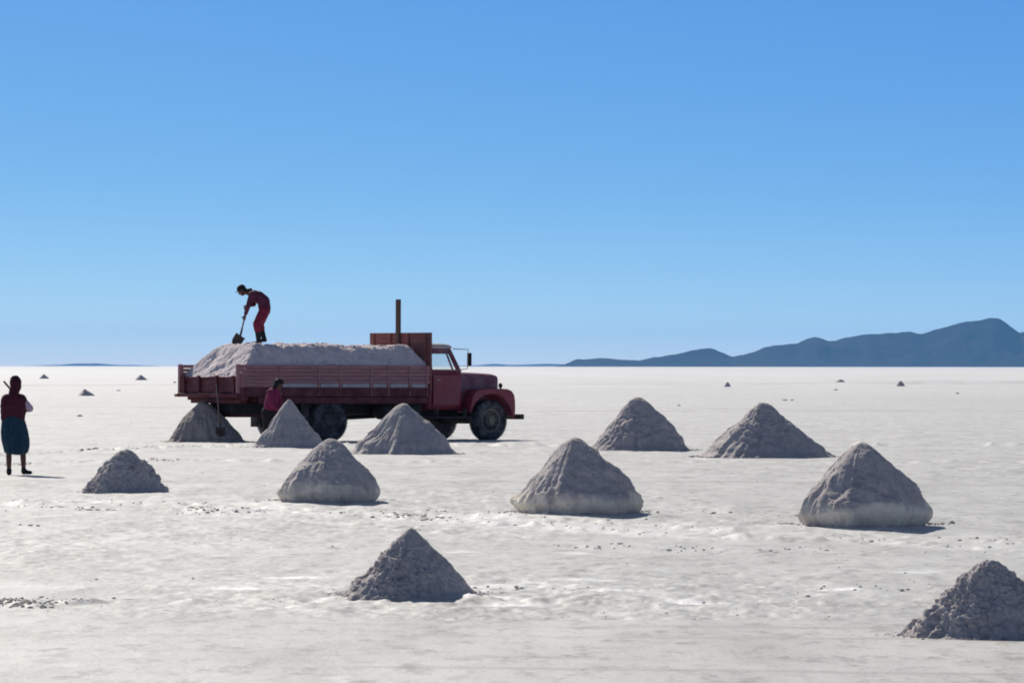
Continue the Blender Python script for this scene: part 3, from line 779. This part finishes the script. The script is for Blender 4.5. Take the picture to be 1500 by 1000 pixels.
Fq = gridfaces(nx, ny); Fq = np.concatenate([Fq[:, [0, 1, 2]], Fq[:, [0, 2, 3]]])
nb = len(V); k = len(rim_i); i = np.arange(k); j = (i+1) % k
wall = np.concatenate([np.stack([rim_i[j], rim_i[i], nb+i], -1), np.stack([rim_i[j], nb+i, nb+j], -1)])
V = np.concatenate([V, low]); Fq = np.concatenate([Fq[:, ::-1], wall])
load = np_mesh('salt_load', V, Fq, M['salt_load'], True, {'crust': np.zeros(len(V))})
load.matrix_basis = truck.matrix_basis.copy()
tag(load, 'long heap of whitish salt filling the bed of the truck', 'salt load')
def load_z(x, y):
    i_ = int(np.clip((x+2.49)/5.17*(nx-1), 0, nx-1)); j_ = int(np.clip((y+1.125)/2.25*(ny-1), 0, ny-1)); return float(Zl[i_, j_])

# ------------------------------------------------------------------ people
def finger_hand(m, wrist, d, side, curl=.5, sc=1.0, grip=None):
    """palm, five curled fingers; d = direction of the hand, side = thumb direction"""
    d = Vector(d).normalized(); t = Vector(side); t = (t - d*t.dot(d)).normalized(); nrm = d.cross(t)
    w = Vector(wrist)
    m.limb([w, w + d*.05*sc], [.026*sc, .030*sc])
    m.ball(w + d*.055*sc, .036*sc)
    for k, ln in enumerate((.070, .080, .074, .058)):
        b0 = w + d*.085*sc + t*(.027 - .018*k)*sc
        b1 = b0 + (d*math.cos(curl) + nrm*math.sin(curl))*ln*.5*sc
        b2 = b1 + (d*math.cos(curl*2.4) + nrm*math.sin(curl*2.4))*ln*.5*sc
        m.limb([w + d*.05*sc + t*(.02-.013*k)*sc, b0, b1, b2], [.011*sc, .010*sc, .009*sc, .0075*sc])
    b0 = w + d*.03*sc + t*.026*sc
    m.limb([b0, b0 + (d*.6 + t*.8)*.035*sc, b0 + (d*.9 + t*.5 + nrm*.5)*.068*sc], [.013*sc, .011*sc, .009*sc])

def head(m, c, face, up, sc=1.0):
    f = Vector(face).normalized(); u_ = Vector(up); u_ = (u_ - f*u_.dot(f)).normalized(); r = f.cross(u_)
    q = Matrix((r, f, u_)).transposed()
    c = Vector(c)
    m.ball(c + u_*.02*sc, (.073*sc, .092*sc, .088*sc), rot=q)
    m.ball(c + f*.03*sc - u_*.055*sc, (.052*sc, .055*sc, .055*sc), rot=q)
    m.limb([c + f*.088*sc + u_*.015*sc, c + f*.108*sc - u_*.022*sc], [.011*sc, .016*sc])
    m.ball(c + f*.082*sc - u_*.055*sc, (.026*sc, .012*sc, .010*sc), rot=q)
    for s in (-1, 1):
        m.ball(c + r*s*.076*sc, (.012*sc, .02*sc, .032*sc), rot=q)
        m.ball(c + f*.080*sc + r*s*.03*sc + u_*.02*sc, (.013*sc, .01*sc, .009*sc), rot=q)
        m.ball(c + f*.084*sc + r*s*.03*sc + u_*.036*sc, (.022*sc, .008*sc, .006*sc), rot=q)
    return f, u_, r, q

# worker shovelling on the load (profile, facing left)
wx, wy = -1.12, .05
wp = T(wx, wy, load_z(wx, wy))
scw = F/wp.y
pw = empty('person', wp)
tag(pw, 'person in plum jacket and crimson trousers bent over shovelling on top of the salt load', 'person')
def wpx(px, py, d=0): return Vector(((px-383.5)/scw, d, (505.5-py)/scw))
# near leg (towards camera) is d<0
hipL, hipR = wpx(390, 457, -.085), wpx(391, 456, .085)
knL, knR = wpx(379.5, 476, -.13), wpx(383, 476, .15)
anL, anR = wpx(382, 500, -.10), wpx(389, 496.5, .14)
sh = wpx(372.5, 433.5); shN, shF = sh + Vector((0, -.16, 0)), sh + Vector((-.02, .16, .0))
hdC = wpx(357.5, 427.5)
handN = wpx(362, 463.5, -.02); handF = wpx(365.5, 449, .03)
m = MB()
m.limb([wpx(390.5, 456), wpx(388, 442), wpx(375, 434), wpx(367, 430.5), hdC], [.125, .125, .12, .06, .06])
for a, b_, c_ in ((hipL, knL, anL), (hipR, knR, anR)):
    m.limb([a, b_, c_], [.085, .058, .042])
    m.limb([c_, c_ + Vector((.02, 0, -.045))], [.04, .035]); m.limb([c_ + Vector((.03, 0, -.055)), c_ + Vector((-.12, 0, -.07))], [.03, .028])
elN, elF = wpx(367, 449.5, -.17), wpx(374, 447, .17)
m.limb([shN, elN, handN], [.055, .042, .028]); m.limb([shF, elF, handF], [.055, .042, .028])
sdir = (wpx(354.5, 494) - wpx(366, 446)).normalized()
finger_hand(m, handN, (-.25, .1, -.9), (-1, 0, 0), .8); finger_hand(m, handF, (-.6, -.2, -.7), (-1, 0, .3), .9)
f_, u_, r_, q_ = head(m, hdC, (-.80, -.05, -.60), (-.60, 0, .80))
m.build('body', M['skin'], pw, remesh=.009, sm=3)
m = MB()
m.limb([wpx(390.3, 453), wpx(389, 443), wpx(382, 437), wpx(374.5, 434.5)], [.142, .142, .14, .125])
m.ball(wpx(372.5, 433.5, -.1), .095); m.ball(wpx(372.5, 433.5, .1), .095); m.limb([wpx(372, 432.5), wpx(369, 431)], [.08, .068])
m.limb([shN, elN, elN.lerp(handN, .82)], [.078, .058, .045]); m.limb([shF, elF, elF.lerp(handF, .8)], [.078, .058, .045])
m.build('jacket', M['jacket'], pw, remesh=.011, sm=5)
m = MB()
m.ball(wpx(390.5, 456.5), (.135, .165, .13))
for a, b_, c_ in ((hipL, knL, anL), (hipR, knR, anR)): m.limb([a, a.lerp(b_, .5), b_, b_.lerp(c_, .35)], [.118, .108, .092, .082])
m.build('trousers', M['crimson'], pw, remesh=.011, sm=4)
for c_, k_ in ((anL, knL), (anR, knR)):
    m = MB(); m.limb([k_.lerp(c_, .38), c_, c_ + Vector((.015, 0, -.04))], [.066, .056, .052]); m.limb([c_ + Vector((.03, 0, -.05)), c_ + Vector((-.13, -.01, -.062))], [.043, .036])
    m.build('boot', M['boot'], pw, remesh=.009, sm=4)
m = MB(); m.ball(hdC + u_*.045 - f_*.015, (.088, .105, .075), rot=q_); m.ball(hdC - f_*.05 - u_*.01, (.078, .06, .075), rot=q_)
m.build('hair', M['hair'], pw, remesh=.009, sm=3)
m = MB(); m.ball(hdC + u_*.075 - f_*.01, (.086, .10, .065), rot=q_); m.ball(hdC + u_*.055 + f_*.085, (.07, .07, .012), rot=q_)
m.build('cap', M['hat'], pw, remesh=.008, sm=2)
# scarf knot at the collar
m = MB(); m.ball(wpx(368.5, 426.5), (.06, .08, .035)); m.limb([wpx(366, 427.5), wpx(370, 426)], [.05, .04]); m.build('collar', M['hat'], pw, remesh=.009, sm=2)

def shovel(name_label, top, sock, bl_dir, bl_side, blen=.30, bw=.24, nrm=None):
    top, sock = Vector(top), Vector(sock)
    root = empty('shovel', sock)
    tag(root, name_label, 'shovel')
    t0 = top - sock
    m = MB(); m.tube([t0, t0*.5, Vector((0, 0, 0))], .017, 8); m.build('handle', M['handle'], root)
    d = Vector(bl_dir).normalized(); s_ = Vector(bl_side); s_ = (s_ - d*s_.dot(d)).normalized(); n_ = d.cross(s_)
    m = MB(); rings = []
    for k, a in enumerate(np.linspace(0, 1, 7)):
        w = bw/2*(1.0 if a < .6 else 1.0 - .35*((a-.6)/.4)**2)
        ring = []
        for sg in (1, -1):
            for c in (np.linspace(-1, 1, 7) if sg > 0 else np.linspace(1, -1, 7)):
                ring.append(d*(a*blen) + s_*(c*w) + n_*(.035*c*c - .02*math.sin(a*3.1) + sg*.003))
        rings.append(ring)
    m.loft(rings); m.tube([t0.normalized()*.16, Vector((0, 0, 0)), d*.07], [.022, .026, .018], 8)
    m.build('blade', M['blade'], root)
    return root
sk = wp + wpx(355, 493, .0)
shovel('shovel held by the worker on top of the salt load', wp + wpx(366.5, 444, .02), sk, (wpx(346.5, 507)-wpx(355, 493)) + Vector((0, -.06, 0)), (.92, .35, .18), .26, .24)

# woman seen from behind
Yw = gy(696.5); Xw = gx(25, Yw); sw = F/Yw
pn = empty('person', (Xw, Yw, g_at(Xw, Yw)+.004))
tag(pn, 'woman seen from behind in maroon vest, blue-green skirt and headscarf at the left edge', 'person')
def npx(px, py, d=0): return Vector(((px-25)/sw, d, (696.5-py)/sw))
m = MB()
for s, hp, kn, an in ((-1, npx(16, 628), npx(13, 665, .01), npx(13.5, 691, .0)), (1, npx(30, 628), npx(34, 665, -.01), npx(35, 689, -.02))):
    m.limb([hp, kn, kn.lerp(an, .35), an], [.075, .045, .045, .032])
m.limb([npx(13.5, 691), npx(13.5, 694)], [.034, .03]); m.limb([npx(13.5, 693.5, .0), npx(12, 694.5, .14)], [.028, .024])
m.limb([npx(35, 689, -.02), npx(35.5, 692.5, -.02)], [.034, .03]); m.limb([npx(35.5, 692, -.02), npx(45, 693, -.03)], [.028, .022])
m.limb([npx(21, 625), npx(20, 605), npx(20.5, 590)], [.11, .10, .09])
m.limb([npx(20.5, 586), npx(21.5, 566, .01)], [.05, .05])
hdW = npx(22, 564.5, .02)
fW, uW, rW, qW = head(m, hdW, (-.45, .89, -.05), (0, 0, 1))
shl, shr = npx(8, 585.5), npx(33.5, 586)
ell, elr = npx(6, 603, .03), npx(44, 599.5, -.0)
hl_, hr_ = npx(14, 603, .22), npx(31, 602, .20)
m.limb([shl, ell, hl_], [.05, .04, .028]); m.limb([shr, elr, hr_], [.05, .04, .028])
finger_hand(m, hl_, (.9, .3, 0), (0, 0, 1), .7); finger_hand(m, hr_, (-.9, .3, 0), (0, 0, 1), .7)
m.build('body', M['skin'], pn, remesh=.009, sm=3)
m = MB()
m.limb([npx(19, 613), npx(19.5, 602), npx(20, 590)], [.125, .125, .12])
for z_, xa, xb, r in ((612, 12, 26, .12), (604, 12, 27, .125), (596, 12, 28, .128), (589, 12, 29, .12), (586, 10, 31, .085)):
    m.limb([npx(xa, z_), npx(xb, z_)], [r, r])
m.limb([npx(20.5, 583), npx(21, 577)], [.09, .075]); m.limb([shl, ell, ell.lerp(hl_, .8)], [.066, .056, .042])
m.build('vest', M['maroon'], pn, remesh=.010, sm=6)
m = MB(); m.limb([shr + Vector((-.01, 0, -.02)), elr, elr.lerp(hr_, .85)], [.070, .056, .042]); m.build('sleeve', M['lilac'], pn, remesh=.010, sm=4)
m = MB(); rings = []
n = 72
for k, (py, xa, xb, dp) in enumerate(((611, 3.2, 34.5, .125), (614, 2.6, 35.5, .135), (622, 2, 38, .16), (634, 1, 41, .19), (646, 2, 43, .21), (656, 4.5, 43, .215), (662, 6, 41.5, .215), (665.5, 7, 40.5, .212))):
    cx_ = (xa+xb)/2; rx_ = (xb-xa)/2/sw; t_k = k/7
    ring = []
    for a in range(n):
        th = 2*math.pi*a/n
        pl = 1 + (.012 + .035*t_k)*math.sin(th*11 + .8*math.sin(th*3)) 
        zz = (696.5-py)/sw + (.018*math.sin(th*2+1)*t_k)
        ring.append(((cx_-25)/sw + rx_*pl*math.cos(th), dp*pl*math.sin(th), zz))
    rings.append(ring)
vs = m.loft(rings, cap=True)
m.build('skirt', M['teal'], pn)
for c0_, c1_, up_ in ((npx(13.5, 693.2, .0), npx(12, 694, .15), npx(13.5, 690)), (npx(35.3, 692, -.02), npx(45, 693, -.03), npx(35.2, 689, -.02))):
    m = MB(); m.limb([up_, c0_], [.043, .042]); m.limb([c0_, c1_], [.038, .030]); m.build('shoe', M['boot'], pn, remesh=.008, sm=3)
m = MB(); m.ball(hdW + uW*.03 - fW*.02, (.094, .105, .105), rot=qW); m.limb([hdW - fW*.04 - uW*.03, npx(21, 574, -.03), npx(20.5, 582, -.05)], [.086, .082, .085])
m.build('headscarf', M['scarf'], pn, remesh=.009, sm=4)
m = MB(); m.ball(hdW + uW*.115 - fW*.01, (.062, .066, .028), rot=qW); m.ball(hdW + uW*.098, (.086, .095, .012), rot=qW); m.build('hat', M['hat'], pn, remesh=.008, sm=2)
# tool she holds across her front
tool = empty('pickaxe', Vector(pn.location) + npx(20, 579, .24))
tag(tool, 'thin wooden handle over the shoulder of the woman at the left edge', 'tool')
p0 = npx(4, 559.5, .16) - npx(20, 579, .24); p1 = npx(31, 592, .30) - npx(20, 579, .24)
m = MB(); m.tube([p0, p0*.3, p1], [.016, .017, .018], 8); m.build('handle', M['handle'], tool)
dv = Vector((.30, .95, .1)); m = MB(); m.tube([p1 - dv*.13, p1, p1 + dv*.13], [.008, .022, .008], 8); m.build('pick_head', M['blade'], tool)

# person in magenta beside the truck
Ym = gy(647) - 3.2; Xm = gx(397, Ym); sm_ = F/Ym; pyg = HZ + F*HC/Ym
pm = empty('person', (Xm, Ym, 0))
tag(pm, 'person in magenta jumper standing against the truck side behind the pointed pile', 'person')
def mpx(px, py, d=0): return Vector(((px-397)/sm_, d, (pyg-py)/sm_))
hm = mpx(408, 563.5, -.0)
m = MB()
hips = (mpx(391, 604, -.02), mpx(400, 604, .05)); feet = (mpx(388, pyg-5, -.06), mpx(402, pyg-5, .1))
for a, c_ in zip(hips, feet):
    m.limb([a, a.lerp(c_, .5) + Vector((.03, 0, 0)), c_], [.085, .055, .04]); m.limb([c_ + Vector((-.02, 0, -.04)), c_ + Vector((.15, .03, -.045))], [.032, .028])
m.limb([mpx(395.5, 600), mpx(398, 585), mpx(401, 575), mpx(405, 569), hm], [.13, .12, .11, .05, .055])
s1, s2 = mpx(396, 575, -.16), mpx(405, 575, .16); e1, e2 = mpx(399, 593, -.2), mpx(410, 593, .2); h1, h2 = mpx(411, 602, -.12), mpx(416, 600, .1)
m.limb([s1, e1, h1], [.05, .04, .028]); m.limb([s2, e2, h2], [.05, .04, .028])
finger_hand(m, h1, (.8, .1, -.5), (0, .5, .8), .7); finger_hand(m, h2, (.8, -.2, -.5), (0, -.5, .8), .7)
f2, u2, r2, q2 = head(m, hm, (.80, .45, -.4), (.3, .1, .95))
m.build('body', M['skin'], pm, remesh=.010, sm=3)
m = MB(); m.limb([mpx(396, 598), mpx(398, 586), mpx(400.5, 576), mpx(403, 572)], [.15, .142, .135, .09]); m.limb([s1, s2], [.075, .075])
m.limb([s1, e1, e1.lerp(h1, .8)], [.07, .056, .042]); m.limb([s2, e2, e2.lerp(h2, .8)], [.07, .056, .042])
m.build('jumper', M['magenta'], pm, remesh=.011, sm=5)
m = MB(); m.ball(mpx(395.5, 603), (.15, .15, .11))
for a, c_ in zip(hips, feet): m.limb([a, a.lerp(c_, .5) + Vector((.03, 0, 0)), c_.lerp(a, .08)], [.12, .085, .07])
m.build('trousers', M['hat'], pm, remesh=.012, sm=5)
for c_ in feet:
    m = MB(); m.limb([c_ + Vector((-.02, 0, -.03)), c_ + Vector((.16, .03, -.04))], [.042, .034]); m.limb([c_ + Vector((-.02, 0, .02)), c_ + Vector((-.02, 0, -.035))], [.045, .042]); m.build('shoe', M['boot'], pm, remesh=.009, sm=3)
m = MB(); m.ball(hm + u2*.035 - f2*.02, (.086, .10, .09), rot=q2); m.limb([hm - f2*.05 - u2*.02, hm - f2*.06 - u2*.08], [.065, .055]); m.build('hair', M['hair'], pm, remesh=.009, sm=3)
m = MB(); m.ball(hm + u2*.085, (.085, .095, .055), rot=q2); m.ball(hm + u2*.07, (.125, .135, .012), rot=q2); m.build('hat', M['hat'], pm, remesh=.008, sm=2)

# shovel leaning against the tailgate
tl = T(-2.63, -.45, 1.30); bl = Vector((gx(322.5, tl.y-.9), tl.y-.9, .34))
shovel('shovel leaning against the truck tail with its blade in the dirty salt pile', tl, bl, bl-tl, (1, .3, 0), .28, .22)

# ------------------------------------------------------------------ air
hz_ = bpy.data.materials.new('clear_air_haze'); hz_.use_nodes = True
nt = hz_.node_tree; nt.nodes.remove(nt.nodes['Principled BSDF'])
pv = nt.nodes.new('ShaderNodeVolumePrincipled')
pv.inputs['Color'].default_value = (.20, .53, 1, 1); pv.inputs['Density'].default_value = 2.2e-5; pv.inputs['Anisotropy'].default_value = 0
nt.links.new(pv.outputs[0], nt.nodes['Material Output'].inputs['Volume'])
m = MB(); m.box(-65000, 65000, -8000, 34000, -1.2, 215)
hb_ = m.build('haze', hz_, None, smooth=False); tag(hb_, kind='stuff')

# ------------------------------------------------------------------ camera
cam = bpy.data.cameras.new('camera'); cam.sensor_width = 36; cam.lens = 36*F/1500
cam.clip_start = .5; cam.clip_end = 150000
co = bpy.data.objects.new('camera', cam); C.objects.link(co)
co.location = (0, 0, HC)
co.rotation_mode = 'XYZ'
co.rotation_euler = (R_(90) + math.atan((HZ-500)/F), 0, 0)
co.rotation_euler.rotate_axis('Z', R_(.05))
S.camera = co
S.render.engine = 'CYCLES'
S.cycles.filter_width = 1.9; S.cycles.max_bounces = 8; S.cycles.volume_bounces = 1
S.view_settings.view_transform = 'Standard'; S.view_settings.look = 'None'; S.view_settings.gamma = 1
S.view_settings.exposure = 0
